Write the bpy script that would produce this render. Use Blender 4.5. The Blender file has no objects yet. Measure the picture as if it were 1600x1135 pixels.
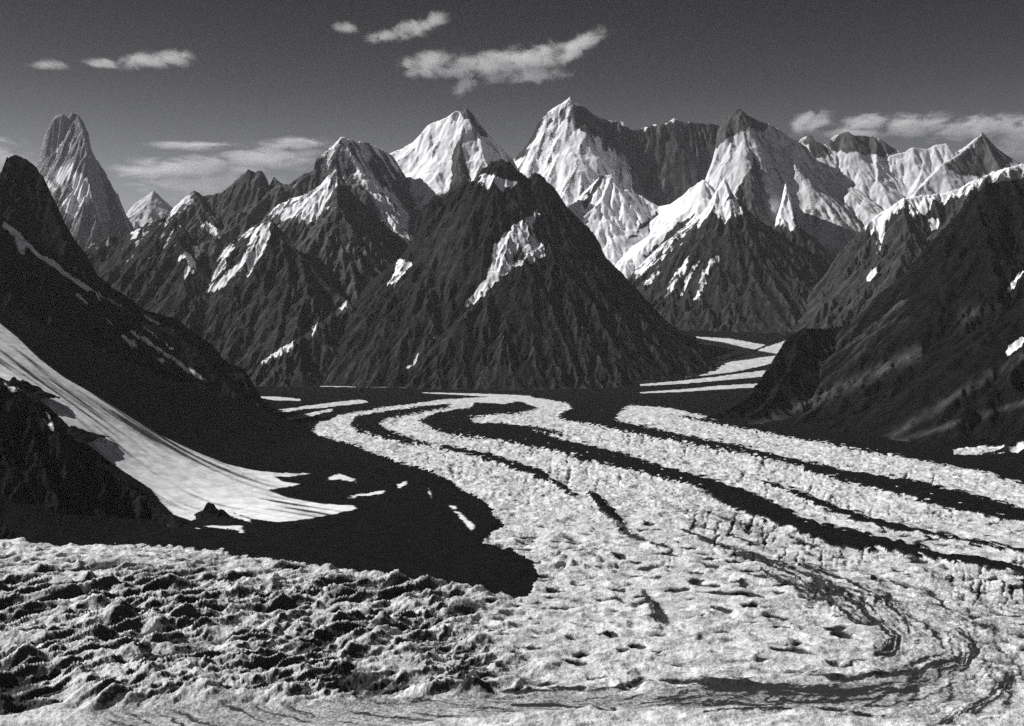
import bpy, math, random
import numpy as np

# ------------------------------------------------------------------ camera, sky, sun, exposure
sc = bpy.context.scene
COL = sc.collection
F, PX0, HY, CH = 1600.0, 800.0, 500.0, 500.0      # focal length in photo pixels, centre column, horizon row, camera height (m)

cd = bpy.data.cameras.new("camera")
cam = bpy.data.objects.new("camera", cd); COL.objects.link(cam)
cam.location = (0, 0, CH); cam.rotation_euler = (math.radians(90), 0, 0)
cd.sensor_width = 36.0; cd.lens = 36.0; cd.shift_y = -(567.5 - HY) / 1600.0   # view camera: level back, lens shifted down
cd.clip_start = 10; cd.clip_end = 200000
sc.camera = cam

SUN_EL, SUN_AZ = math.radians(37.5), math.radians(-76)       # azimuth from +Y (view direction), negative = to the left
sd = (math.sin(SUN_AZ) * math.cos(SUN_EL), math.cos(SUN_AZ) * math.cos(SUN_EL), math.sin(SUN_EL))
sl = bpy.data.lights.new("sun", 'SUN'); sl.energy = 5.0; sl.angle = math.radians(0.5); sl.color = (1.0, 0.99, 0.975)
so = bpy.data.objects.new("sun", sl); COL.objects.link(so)
import mathutils
so.rotation_euler = mathutils.Vector(sd).to_track_quat('Z', 'Y').to_euler()

w = bpy.data.worlds.new("World"); sc.world = w; w.use_nodes = True
nt = w.node_tree; nt.nodes.clear()
sky = nt.nodes.new("ShaderNodeTexSky"); sky.sky_type = 'NISHITA'; sky.sun_disc = False
sky.sun_elevation = SUN_EL; sky.sun_rotation = SUN_AZ; sky.altitude = 4500; sky.air_density = 1.0; sky.dust_density = 1.3; sky.ozone_density = 1.0
sep = nt.nodes.new("ShaderNodeSeparateColor")              # a black-and-white plate behind a red filter: the red of the sky only
tint = nt.nodes.new("ShaderNodeCombineColor")
nt.links.new(sky.outputs[0], sep.inputs[0])
pw = nt.nodes.new("ShaderNodeMath"); pw.operation = 'POWER'; pw.inputs[1].default_value = 1.0
nt.links.new(sep.outputs[0], pw.inputs[0])
# the red filter deepens the sky quickly with height above the horizon
wtc = nt.nodes.new("ShaderNodeTexCoord"); wsx = nt.nodes.new("ShaderNodeSeparateXYZ"); nt.links.new(wtc.outputs['Generated'], wsx.inputs[0])
wr = nt.nodes.new("ShaderNodeValToRGB"); wr.color_ramp.interpolation = 'B_SPLINE'
els = wr.color_ramp.elements; els[0].position = 0.0; els[0].color = (1.0, 1.0, 1.0, 1); els[1].position = 1.0; els[1].color = (0.10, 0.10, 0.10, 1)
for p_, v_ in ((0.10, 1.0), (0.16, .68), (0.22, .32), (0.30, .12)):
    e_ = els.new(p_); e_.color = (v_, v_, v_, 1)
nt.links.new(wsx.outputs[2], wr.inputs[0])
wm = nt.nodes.new("ShaderNodeMath"); wm.operation = 'MULTIPLY'
nt.links.new(pw.outputs[0], wm.inputs[0]); nt.links.new(wr.outputs[0], wm.inputs[1]); pw = wm
for i, k in enumerate((0.97, 0.985, 1.03)):
    mm = nt.nodes.new("ShaderNodeMath"); mm.operation = 'MULTIPLY'; mm.inputs[1].default_value = k
    nt.links.new(pw.outputs[0], mm.inputs[0]); nt.links.new(mm.outputs[0], tint.inputs[i])
bg = nt.nodes.new("ShaderNodeBackground"); bg.inputs[1].default_value = 0.085
wo = nt.nodes.new("ShaderNodeOutputWorld")
nt.links.new(tint.outputs[0], bg.inputs[0]); nt.links.new(bg.outputs[0], wo.inputs[0])

sc.view_settings.view_transform = 'Standard'; sc.view_settings.look = 'None'
sc.view_settings.exposure = 0.3; sc.view_settings.gamma = 1.0
sc.cycles.use_denoising = False                            # keep the fine texture and the grain
sc.cycles.volume_bounces = 2
sc.cycles.max_bounces = 6

# ------------------------------------------------------------------ numpy noise
def _hash(ix, iy, seed):
    h = (ix.astype(np.int64) * 374761393 + iy.astype(np.int64) * 668265263 + seed * 974634777) & 0xffffffff
    h = ((h ^ (h >> 13)) * 1274126177) & 0xffffffff
    h = ((h ^ (h >> 16)) * 2246822519) & 0xffffffff
    return (h ^ (h >> 15)) & 0xffff
_A = np.linspace(0, 2 * np.pi, 257)[:256]; _GX, _GY = np.cos(_A).astype(np.float32), np.sin(_A).astype(np.float32)
def pn(x, y, seed=0):
    """gradient noise, about -1..1"""
    ix = np.floor(x); iy = np.floor(y); fx = (x - ix).astype(np.float32); fy = (y - iy).astype(np.float32)
    u = fx * fx * fx * (fx * (fx * 6 - 15) + 10); v = fy * fy * fy * (fy * (fy * 6 - 15) + 10)
    def g(a, b):
        h = _hash(ix + a, iy + b, seed) & 255
        return _GX[h] * (fx - a) + _GY[h] * (fy - b)
    a = g(0, 0); b = g(1, 0); c = g(0, 1); d = g(1, 1)
    t = a + u * (b - a)
    return 1.5 * (t + v * ((c + u * (d - c)) - t))
def fbm(x, y, octv=4, seed=0, gain=0.5, lac=2.03):
    s = 0; a = 1; n = 0
    for i in range(octv):
        s = s + a * pn(x, y, seed + i * 17); n += a; a *= gain; x = x * lac + 13.7; y = y * lac - 7.1
    return s / n
def ridged(x, y, octv=4, seed=0, gain=0.5, lac=2.07):
    s = 0; a = 1; n = 0; wgt = 1
    for i in range(octv):
        r = 1 - np.abs(pn(x, y, seed + i * 31)); r = r * r
        s = s + a * r * wgt; n += a; wgt = np.clip(r * 1.6, 0, 1); a *= gain; x = x * lac + 5.3; y = y * lac + 9.1
    return s / n
def sstep(a, b, x):
    t = np.clip((x - a) / (b - a), 0, 1); return t * t * (3 - 2 * t)
def inside(poly, x, y):
    r = np.zeros(x.shape, bool); n = len(poly)
    bx = [p[0] for p in poly]; by = [p[1] for p in poly]
    box = (x > min(bx)) & (x < max(bx)) & (y > min(by)) & (y < max(by))
    if not box.any(): return r
    xs, ys = x[box], y[box]; q = np.zeros(xs.shape, bool)
    for i in range(n):
        x1, y1 = poly[i]; x2, y2 = poly[(i + 1) % n]
        if y1 == y2: continue
        c = ((y1 > ys) != (y2 > ys)) & (xs < (x2 - x1) * (ys - y1) / (y2 - y1) + x1)
        q ^= c
    r[box] = q
    return r
def strip(pts):
    """(px, py, half-width) spine -> polygon"""
    up = [(x, y - h) for x, y, h in pts]; dn = [(x, y + h) for x, y, h in pts]
    return up + dn[::-1]
def blur(a, n=2):
    a = a.astype(np.float32)
    for _ in range(n):
        b = a.copy(); b[1:] += a[:-1]; b[:-1] += a[1:]; b[0] += a[0]; b[-1] += a[-1]; a = b / 3
        b = a.copy(); b[:, 1:] += a[:, :-1]; b[:, :-1] += a[:, 1:]; b[:, 0] += a[:, 0]; b[:, -1] += a[:, -1]; a = b / 3
    return a

# ------------------------------------------------------------------ where things stand: survey points taken off the plate
def P(px, py, Y):
    return ((px - PX0) / F * Y, Y, CH - (py - HY) / F * Y)
RAMP0, RAMPS = 7500.0, 0.14
def floor_z(Y, X=0.0):                                            # the valley floor climbs gently towards the head of the glacier
    return RAMPS * np.logaddexp(0, (Y - RAMP0) / 200.0) * 200.0 * (.12 + .88 * sstep(300, 1300, X))
def proj(x, y, z):
    return x / y * F + PX0, HY + (CH - z) / y * F

def grid_mesh(name, X, Y, Z, attrs, fmask, mat, label=None, cat=None, kind='structure', group=None, smooth=True):
    nr, nc = X.shape
    idx = np.arange(nr * nc).reshape(nr, nc)
    q = np.stack([idx[:-1, :-1], idx[:-1, 1:], idx[1:, 1:], idx[1:, :-1]], -1)[fmask]
    used = np.unique(q); remap = np.full(nr * nc, -1, np.int32); remap[used] = np.arange(len(used)); q = remap[q]
    co = np.stack([X.ravel()[used], Y.ravel()[used], Z.ravel()[used]], -1).astype(np.float32)
    me = bpy.data.meshes.new(name)
    me.vertices.add(len(co)); me.vertices.foreach_set('co', co.ravel())
    me.loops.add(q.size); me.loops.foreach_set('vertex_index', q.ravel().astype(np.int32))
    me.polygons.add(len(q)); me.polygons.foreach_set('loop_start', np.arange(0, q.size, 4, dtype=np.int32))
    me.polygons.foreach_set('loop_total', np.full(len(q), 4, np.int32))
    me.polygons.foreach_set('use_smooth', np.full(len(q), smooth))
    for k, v in attrs.items():
        a = me.attributes.new(k, 'FLOAT', 'POINT'); a.data.foreach_set('value', v.ravel()[used].astype(np.float32))
    me.update(calc_edges=True); me.validate()
    me.materials.append(mat)
    o = bpy.data.objects.new(name, me); COL.objects.link(o)
    if kind: o['kind'] = kind
    if label: o['label'] = label
    if cat: o['category'] = cat
    if group: o['group'] = group
    return o

# ------------------------------------------------------------------ materials
def nodes(name):
    m = bpy.data.materials.new(name); m.use_nodes = True
    t = m.node_tree; b = t.nodes['Principled BSDF']
    return m, t, b
def N(t, typ, **kw):
    n = t.nodes.new(typ)
    for k, v in kw.items():
        if k.startswith('i_'):
            key = k[2:]; n.inputs[int(key) if key.isdigit() else key].default_value = v
        else: setattr(n, k, v)
    return n
def noise_tex(t, scale, detail=4, rough=0.6, vec=None, stretch=None):
    n = N(t, 'ShaderNodeTexNoise'); n.inputs['Scale'].default_value = scale; n.inputs['Detail'].default_value = detail
    n.inputs['Roughness'].default_value = rough
    if vec is not None:
        if stretch:
            mp = N(t, 'ShaderNodeMapping'); mp.inputs['Scale'].default_value = stretch
            t.links.new(vec, mp.inputs[0]); vec = mp.outputs[0]
        t.links.new(vec, n.inputs['Vector'])
    return n.outputs[0]
def mrange(t, src, a, b, c, d):
    n = N(t, 'ShaderNodeMapRange'); n.clamp = True
    for i, v in enumerate((a, b, c, d)): n.inputs[i + 1].default_value = v
    t.links.new(src, n.inputs[0]); return n.outputs[0]
def math2(t, op, a, b):
    n = N(t, 'ShaderNodeMath', operation=op)
    for i, v in enumerate((a, b)):
        if isinstance(v, (int, float)): n.inputs[i].default_value = v
        else: t.links.new(v, n.inputs[i])
    return n.outputs[0]
def grey(t, val):
    c = N(t, 'ShaderNodeCombineColor')
    for i, k in enumerate((0.985, 0.99, 1.02)):
        t.links.new(math2(t, 'MULTIPLY', val, k), c.inputs[i])
    return c.outputs[0]
def mixv(t, f, a, b):
    n = N(t, 'ShaderNodeMix'); n.data_type = 'FLOAT'
    for i, v in ((0, f), (2, a), (3, b)):
        if isinstance(v, (int, float)): n.inputs[i].default_value = v
        else: t.links.new(v, n.inputs[i])
    return n.outputs[0]

def terrain_mat(name, rock=(0.03, 0.09), snow=(0.72, 0.88), gr=18.0, bump=8.0, edge=0.25, dirt=0.0):
    """rock with snow lying where the 'snow' attribute says; gr = grain size of the rock in metres"""
    m, t, b = nodes(name)
    tc = N(t, 'ShaderNodeTexCoord').outputs['Object']
    a = N(t, 'ShaderNodeAttribute'); a.attribute_name = 'snow'; sa = a.outputs['Fac']
    a2 = N(t, 'ShaderNodeAttribute'); a2.attribute_name = 'tone'; ta = a2.outputs['Fac']
    n1 = noise_tex(t, 1 / gr, 5, 0.65, tc); n2 = noise_tex(t, 1 / (gr * 7), 4, 0.6, tc)
    f = math2(t, 'ADD', sa, math2(t, 'MULTIPLY', math2(t, 'SUBTRACT', n1, 0.5), 1.1))
    f = mrange(t, f, 0.5 - edge * 0.5, 0.5 + edge * 0.5, 0, 1)
    rk = mrange(t, math2(t, 'ADD', math2(t, 'MULTIPLY', n1, 0.5), math2(t, 'MULTIPLY', n2, 0.5)), 0.35, 0.65, rock[0], rock[1])
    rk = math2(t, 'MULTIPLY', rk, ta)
    sn = mrange(t, n2, 0.35, 0.65, snow[0], snow[1])
    t.links.new(grey(t, mixv(t, f, rk, sn)), b.inputs['Base Color'])
    b.inputs['Roughness'].default_value = 0.85
    b.inputs['Specular IOR Level'].default_value = 0.0
    bp = N(t, 'ShaderNodeBump'); bp.inputs['Strength'].default_value = 1.0
    h = math2(t, 'MULTIPLY', n1, mixv(t, f, bump, bump * 0.18))
    t.links.new(h, bp.inputs['Height']); bp.inputs['Distance'].default_value = 1.0
    t.links.new(bp.outputs[0], b.inputs['Normal'])
    return m

# ------------------------------------------------------------------ mountains
def ridge_height(X, Y, pts, sL, sR, seed, lam, fl, pw=0.93, cut=None):
    """tent falling away from a crest polyline; flutes run down the fall line. returns height, distance, flute"""
    p = np.array(pts, float); L = np.concatenate([[0], np.cumsum(np.hypot(*np.diff(p[:, :2], axis=0).T))])
    top = np.full(X.shape, -1e9); near = np.full(X.shape, 1e9); d0 = 120.0
    best = np.full(X.shape, 1e9); S = np.zeros(X.shape); Zc = np.zeros(X.shape); side = np.zeros(X.shape); ang = np.zeros(X.shape)
    for i in range(len(p) - 1):
        a, b = p[i], p[i + 1]; dx, dy = b[0] - a[0], b[1] - a[1]; l2 = dx * dx + dy * dy + 1e-6
        t = np.clip(((X - a[0]) * dx + (Y - a[1]) * dy) / l2, 0, 1)
        cx, cy = a[0] + t * dx, a[1] + t * dy
        d = np.hypot(X - cx, Y - cy); near = np.minimum(near, d)
        cr = (dx * (Y - a[1]) - dy * (X - a[0])) / math.sqrt(l2)
        z_ = a[2] + t * (b[2] - a[2]); ss = sR + (sL - sR) * sstep(-0.22, 0.22, cr / (d + 1e-6))
        v_ = z_ - ss * d0 * ((d / d0 + 1) ** pw - 1) / pw; m = v_ > top      # the part of the crest that stands highest above this spot
        top = np.where(m, v_, top); best = np.where(m, d, best); S = np.where(m, L[i] + t * math.sqrt(l2), S); side = np.where(m, cr, side)
        end = ((t <= 0) if i == 0 else False) | ((t >= 1) if i == len(p) - 2 else False)
        if end is not False:
            an = np.arctan2(Y - cy, X - cx); ang = np.where(m, np.where(end, an, 0), ang)
    sg = side / (best + 1e-6); w_ = sstep(-0.22, 0.22, sg)            # 1 on the left-hand side
    sl_ = sR + (sL - sR) * w_
    wx = 0.35 * lam * fbm(X / (lam * 2.5), Y / (lam * 2.5), 3, seed + 3)
    c = (S + ang * 1.3 * best * 0.6 + wx) / lam + 50.0 * (w_ > 0.5)
    f1 = 1 - 2 * np.abs(pn(c, best / (lam * 7), seed)); f2 = 1 - 2 * np.abs(pn(c * 2.3 + 7, best / (lam * 4), seed + 1)); f3 = pn(c * 5.1, best / (lam * 1.6), seed + 2)
    flute = (f1 + 0.55 * f2 + 0.3 * f3) / 1.5
    drop = -.9 * sl_ * fl * flute * np.minimum(best, lam * 1.6) * sstep(0, lam * 0.8, best) * np.exp(-best / (lam * 9))
    return top - drop, near, flute

def gullies(H, X, Y, res, cell, amp, octv, seed, mask, aspect=1.0):
    """branching gullies and ribs that run down the fall line of H (each octave follows the slope the last one left)"""
    G = np.zeros(H.shape, np.float32); tot = 0; a = amp; wsum = 0; gw = 1.0
    for o in range(octv):
        if cell < res * 2.2: break
        Hs = blur(H, max(1, int(cell / res / 6)))
        gy, gx = np.gradient(Hs, res); sl = np.hypot(gx, gy) + 1e-4
        dx, dy = -gy / sl, gx / sl                                    # along the contour
        x, y = X / cell, Y / cell; ix, iy = np.floor(x), np.floor(y); fx, fy = (x - ix).astype(np.float32), (y - iy).astype(np.float32); dx = dx.astype(np.float32); dy = dy.astype(np.float32)
        cs = 0; sn = 0
        for i in (-1, 0, 1, 2):
            for j in (-1, 0, 1, 2):
                h = _hash(ix + i, iy + j, seed + o * 57); rx = (h & 255).astype(np.float32) / 255 * .9 - .45; ry = (h >> 8).astype(np.float32) / 255 * .9 - .45
                vx, vy = fx - i - rx, fy - j - ry; d2 = vx * vx + vy * vy
                q_ = vx * dx + vy * dy; e_ = d2 - q_ * q_
                w_ = np.exp(-q_ * q_ * 2.4 - e_ * .75) * np.clip(1 - d2 / 4, 0, 1)
                ph = q_ * (6.2832 * 0.9)
                cs = cs + w_ * np.cos(ph); sn = sn + w_ * np.sin(ph)
        mg = np.sqrt(cs * cs + sn * sn) + 1e-3
        c = cs / mg * np.clip(mg * 1.6, 0, 1)
        c = 1 - np.abs(np.clip(1 - c, 0, 2)) ** .75 * 1.19               # narrow ribs, wide runnels
        k = mask * np.clip(sl * 1.6, 0, 1)
        H = H + a * k * (c - .15)
        G = G + gw * c; wsum += gw; gw *= .8; a *= 0.52; cell = cell * 0.5
    return H, G / max(wsum, 1e-6)
MN = [0]
def mountain(label, ridges, mat, res=None, z0=None, lam=90, fl=0.28, rough=22, seed=1, pad=900, soft=45, snow=None, snowline=None,
             steep=None, add=(), sub=(), tone=None, crest=9, group='mountains around the glacier', box=None, cutpy=None, name='mountain', wpx=2.2, gully=0.5, edge=(1.3, 1.3)):
    allp = np.array([q for r in ridges for q in r[0]])
    Ym = allp[:, 1].mean()
    if res is None: res = Ym / F * 1.55
    if z0 is None: z0 = float(floor_z(np.array(Ym - 1800), np.array(allp[:, 0].mean()))) - 40
    x0, x1, y0, y1 = allp[:, 0].min() - pad, allp[:, 0].max() + pad, allp[:, 1].min() - pad * 1.3, allp[:, 1].max() + pad * 0.7
    if box: x0, x1, y0, y1 = box
    X, Y = np.meshgrid(np.arange(x0, x1, res), np.arange(y0, y1, res))
    H = np.full(X.shape, -1e5); D = np.full(X.shape, 1e5); FL = np.zeros(X.shape)
    for k, r in enumerate(ridges):
        pts, sL, sR = r[0], r[1], r[2]
        if k == 0 and len(ridges) > 2: sL, sR = sL * 1.2, sR * 1.45      # the crest wall is steeper than its buttresses
        if k > 0: sL, sR = sL * 1.25, sR * 1.25
        o = r[3] if len(r) > 3 else {}
        wob = o.get('wob', 0.4)
        wx = wob * lam * fbm(X / (lam * 1.8), Y / (lam * 1.8), 4, seed + 91)
        wy = wob * lam * fbm(X / (lam * 1.8), Y / (lam * 1.8), 4, seed + 191)
        h, d, f = ridge_height(X + wx, Y + wy, pts, sL, sR, seed * 101 + k * 7, o.get('lam', lam), o.get('fl', fl), o.get('pw', 0.93))
        m = h > H
        FL = np.where(m, f, FL); D = np.minimum(D, d); H = np.where(m, h, H)
    # flanks stay below the crest profile seen from the valley
    c0 = np.array(ridges[0][0]); cpx, cpy = proj(c0[:, 0], c0[:, 1], c0[:, 2]); od = np.argsort(cpx); cpx, cpy, cY = cpx[od], cpy[od], c0[od, 1]
    cpx = np.concatenate([[cpx[0] - 400], cpx, [cpx[-1] + 400]]); cpy = np.concatenate([[cpy[0] + 400 * edge[0]], cpy, [cpy[-1] + 400 * edge[1]]]); cY = np.concatenate([[cY[0]], cY, [cY[-1]]])
    pxx = X / Y * F + PX0 + 1.2 * fbm(X / lam, Y / lam, 3, seed + 77)
    sk = np.interp(pxx, cpx, cpy); yy = np.interp(pxx, cpx, cY)
    H = np.minimum(H, CH + (HY - sk) / F * Y - .10 * np.abs(Y - yy))
    k = sstep(-lam * .25, lam * 0.7, D)
    H = H + rough * 0.8 * k * fbm(X / (lam * 3.5), Y / (lam * 3.5), 3, seed + 60)
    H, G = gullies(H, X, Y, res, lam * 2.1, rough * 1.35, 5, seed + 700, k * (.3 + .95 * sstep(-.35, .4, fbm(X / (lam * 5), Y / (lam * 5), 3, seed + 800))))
    H = H + rough * 0.22 * k * (ridged(X / (lam * .5), Y / (lam * .5), 4, seed + 40, 0.6) - 0.45)
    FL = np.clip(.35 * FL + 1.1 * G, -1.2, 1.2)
    H = H + crest * (1 - k) * (ridged(X / (lam * .55), Y / (lam * .55), 4, seed + 70, .6) - 0.5)
    H = z0 + soft * np.logaddexp(0, (H - z0) / soft) - 2.5
    gy, gx = np.gradient(H, res); slope = np.hypot(gx, gy)
    px, py = proj(X, Y, H)
    wp = wpx * 1.8 * fbm(X / (lam * .6), Y / (lam * .6), 4, seed + 5, 0.65); wq = wpx * 3 * fbm(X / (lam * .6), Y / (lam * .6), 4, seed + 6, 0.65) + wpx * 2.6 * FL
    S = np.full(X.shape, 0.0)
    if snowline is not None:
        sline, wd = snowline
        S = 0.5 + np.clip((H - sline) / wd, -1, 1) * 0.7
    if snow is not None: S = S + snow
    S = S - gully * 0.55 * FL * (np.abs(S) > 0)
    if steep is not None: S = S - np.clip((slope - steep) * 1.4, 0, 1.2)
    for pl in add: S = np.where(inside(pl, px + wp * 2, py + wq), np.maximum(S, 0) * .3 + 0.98 - gully * 0.9 * np.clip(FL - .1, -.3, 1), S)
    for pl in sub: S = np.where(inside(pl, px + wp * 2, py + wq), S - 1.2, S)
    S = blur(S, 1)
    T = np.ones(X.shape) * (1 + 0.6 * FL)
    if tone is not None: T = T * tone(X, Y, H, px, py, FL, slope)
    hc = np.maximum(np.maximum(H[:-1, :-1], H[1:, 1:]), np.maximum(H[:-1, 1:], H[1:, :-1]))
    fm = hc > z0 + 0.8
    MN[0] += 1
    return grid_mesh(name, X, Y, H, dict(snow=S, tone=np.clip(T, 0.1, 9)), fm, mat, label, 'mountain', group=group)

YS = [1.0]                                                 # how much farther off than first surveyed
def R(pts, *a): return ([P(q[0], q[1], q[2] * YS[0]) for q in pts],) + a
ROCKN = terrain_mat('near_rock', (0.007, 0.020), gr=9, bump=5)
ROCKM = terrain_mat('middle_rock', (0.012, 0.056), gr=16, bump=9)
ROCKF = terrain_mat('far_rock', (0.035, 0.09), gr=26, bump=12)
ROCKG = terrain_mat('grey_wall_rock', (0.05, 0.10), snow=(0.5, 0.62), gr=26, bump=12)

# the far granite tower at the left
mountain('far granite tower with a blunt twin top and near-vertical walls at the left, behind the black peak', [
    R([(40, 300, 15900), (52, 272, 15950), (61, 248, 16000), (66, 226, 16000), (72, 206, 16000), (79, 190, 16000), (87, 180, 16000), (97, 176, 16000), (104, 181, 16000), (112, 175, 16000), (122, 179, 16000), (131, 189, 16000), (138, 206, 16000), (143, 232, 16000), (156, 262, 16000), (172, 282, 16000), (182, 306, 15950), (198, 335, 15900), (214, 362, 15800), (232, 400, 15700)], 2.6, 3.6, dict(fl=.1, pw=.8, wob=.1)),
    R([(121, 180, 15990), (131, 205, 15750), (136, 240, 15450), (140, 285, 15150), (150, 330, 14900), (165, 380, 14650)], 2.4, 1.5, dict(wob=.15)),
    R([(172, 284, 16000), (186, 320, 15600), (205, 370, 15200)], 1.9, 1.4)],
    terrain_mat('tower_granite', (0.09, 0.26), gr=30, bump=22), lam=95, fl=.2, rough=34, seed=11, pad=1300, soft=30, crest=10, gully=.6, snow=0.36,
    add=[[(85, 271), (116, 254), (108, 278), (88, 284)], [(116, 271), (137, 282), (139, 317), (120, 335), (104, 347), (97, 324), (109, 300)],
         [(70, 278), (85, 296), (88, 300), (72, 288)]], z0=300, wpx=2,
    tone=lambda X, Y, H, px, py, FL, s: 1.0)
mountain('small pale peak far off between the granite tower and the middle range', [
    R([(195, 340, 21500), (210, 318, 21500), (226, 308, 21500), (240, 297, 21500), (252, 310, 21500), (270, 325, 21500), (300, 360, 21500)], .9, 1.0),
    R([(240, 297, 21500), (235, 330, 21200), (225, 365, 20700)], .9, .9)], ROCKG, lam=160, seed=12, pad=1500, rough=30, snow=.75, z0=600, soft=20)

# middle-left range
mountain('jagged middle range at left with a twin-horned rock summit', [
    R([(255, 345, 12400), (275, 322, 12400), (290, 308, 12400), (304, 297, 12400), (316, 306, 12400), (345, 302, 12400), (360, 290, 12400), (374, 277, 12400), (388, 264, 12400), (397, 269, 12400), (408, 264, 12400), (417, 280, 12400), (421, 292, 12400), (428, 276, 12400), (441, 289, 12400), (456, 288, 12450), (472, 275, 12450), (490, 268, 12500), (493, 250, 12500), (508, 237, 12500), (534, 213, 12500), (548, 219, 12600), (574, 222, 12800), (604, 237, 13200)], .8, 1.0),
    R([(304, 297, 12400), (325, 335, 12000), (352, 375, 11500), (380, 400, 11100)], .7, .75),
    R([(408, 266, 12400), (402, 310, 12050), (395, 350, 11600)], .9, .9),
    R([(534, 214, 12500), (560, 262, 12200), (600, 320, 11800), (640, 385, 11300)], .8, .75)],
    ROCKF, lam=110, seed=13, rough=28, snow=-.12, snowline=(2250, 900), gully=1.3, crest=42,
    add=[[(262, 330), (290, 306), (304, 299), (300, 318), (285, 330), (268, 338)], [(310, 345), (330, 350), (350, 378), (330, 370)], [(545, 240), (640, 330), (640, 385), (600, 345)]],
    sub=[[(375, 262), (425, 262), (425, 330), (350, 330)]])
mountain('dark broken foothills streaked with snow below the middle range', [
    R([(128, 390, 9800), (150, 378, 9800), (172, 368, 9800), (190, 372, 9800), (214, 358, 9800), (232, 348, 9800), (262, 336, 9800), (285, 347, 9700), (300, 372, 9600), (322, 395, 9500), (345, 420, 9300), (370, 470, 9000)], .6, .7),
    R([(214, 358, 9800), (225, 420, 9200), (240, 490, 8700)], .7, .8), R([(262, 336, 9800), (300, 420, 9100), (340, 500, 8600), (385, 575, 8100)], .7, .7),
    R([(150, 378, 9800), (165, 430, 9300), (210, 520, 8700)], .7, .8)],
    ROCKM, lam=85, seed=14, rough=20, snow=-.12, snowline=(1480, 700), gully=1.7, crest=34,
    add=[[(277, 405), (300, 385), (322, 383), (305, 420), (285, 440), (290, 412)], [(140, 380), (150, 372), (148, 385), (132, 398)], [(262, 392), (278, 378), (276, 384), (262, 395)], [(206, 350), (216, 358), (214, 385), (208, 375)]])
mountain('dark pyramid with fluted snow on its left shoulder above a narrow side glacier', [
    R([(395, 362, 11500), (420, 330, 11350), (432, 321, 11280), (450, 312, 11160), (478, 303, 10960), (502, 288, 10780), (514, 272, 10680), (525, 258, 10600), (532, 275, 10550), (546, 298, 10500), (572, 322, 10400), (595, 345, 10300), (620, 372, 10200), (640, 398, 10100)], .9, .85),
    R([(525, 259, 10600), (528, 320, 10100), (545, 400, 9500), (560, 465, 8950)], .75, .8),
    R([(478, 303, 10960), (466, 345, 10600), (462, 395, 10200)], .95, .9)],
    ROCKM, lam=75, seed=15, fl=.36, rough=19, crest=24, snow=-.15, snowline=(1950, 1000), gully=1.5,
    add=[[(423, 324), (455, 307), (479, 300), (518, 275), (523, 284), (507, 328), (483, 349), (472, 345), (448, 342), (423, 338)], [(500, 300), (522, 265), (524, 285), (512, 330), (500, 330)]],
    tone=lambda X, Y, H, px, py, FL, s: (1 + .5 * sstep(430, 490, px)) * (1 + .6 * np.clip(FL, 0, 1)))
mountain('dark spur with a bright hanging snowfield on its left side', [
    R([(300, 462, 10150), (330, 420, 10150), (352, 388, 10080), (375, 368, 9930), (400, 352, 9720), (421, 341, 9500), (440, 362, 9400), (470, 398, 9200), (500, 432, 9000), (525, 455, 8850), (548, 475, 8700)], .75, .75),
    R([(421, 341, 9500), (424, 395, 9150), (412, 445, 8800), (385, 505, 8400), (350, 560, 8050)], .8, .8),
    R([(440, 362, 9400), (452, 430, 8850), (440, 500, 8350), (420, 565, 7950)], .8, .8),
    R([(470, 398, 9200), (480, 460, 8600), (455, 530, 8050)], .7, .7)],
    ROCKM, lam=75, seed=16, fl=.32, rough=19, crest=20, snow=-.2, snowline=(1500, 900), gully=1.6,
    add=[[(420, 346), (423, 375), (414, 398), (385, 417), (370, 432), (330, 457), (298, 475), (315, 452), (335, 402), (345, 390), (370, 368), (402, 352)],
         [(398, 412), (390, 428), (383, 440), (388, 418)], strip([(552, 465, 5), (535, 482, 8), (508, 506, 9), (480, 524, 7), (440, 550, 5), (405, 570, 3)]), strip([(500, 436, 2), (490, 470, 2), (500, 492, 3)])],
    sub=[[(372, 375), (392, 372), (372, 412), (356, 425), (352, 408)], [(402, 365), (408, 366), (398, 395), (392, 398)]])

# the two snow peaks at the back
mountain('snow pyramid with a broad sunlit left face behind the dark central peak', [
    R([(560, 262, 13900), (585, 250, 14000), (605, 240, 14000), (625, 233, 14000), (645, 222, 14000), (656, 210, 14000), (668, 196, 14000), (680, 190, 14000), (698, 183, 14000), (712, 173, 14000), (722, 174, 14000), (729, 167, 14000), (737, 176, 14000), (748, 192, 14000), (764, 212, 14000), (780, 226, 14000), (800, 246, 14000), (812, 268, 14000), (830, 300, 14000)], 1.0, 1.0),
    R([(700, 184, 14000), (710, 208, 13800), (712, 232, 13550), (706, 268, 13250), (708, 310, 12900), (690, 350, 12500)], 1.3, .8, dict(fl=.12)),
    R([(737, 176, 14000), (752, 230, 13500), (775, 290, 12900)], .9, .9),
    R([(645, 222, 14000), (632, 275, 13500), (638, 330, 13000)], .8, .9, dict(fl=.15))],
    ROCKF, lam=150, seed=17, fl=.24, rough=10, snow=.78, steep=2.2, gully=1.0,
    add=[[(665, 205), (700, 190), (710, 215), (700, 290), (650, 330), (634, 325), (612, 270)]],
    sub=[[(716, 172), (729, 164), (745, 190), (762, 212), (752, 212), (735, 192)], [(712, 225), (722, 235), (738, 300), (712, 300), (702, 290), (707, 250)], [(640, 340), (720, 285), (780, 320), (650, 400)]],
    tone=lambda X, Y, H, px, py, FL, s: 1.4)
YS[0] = 1.07
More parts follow.
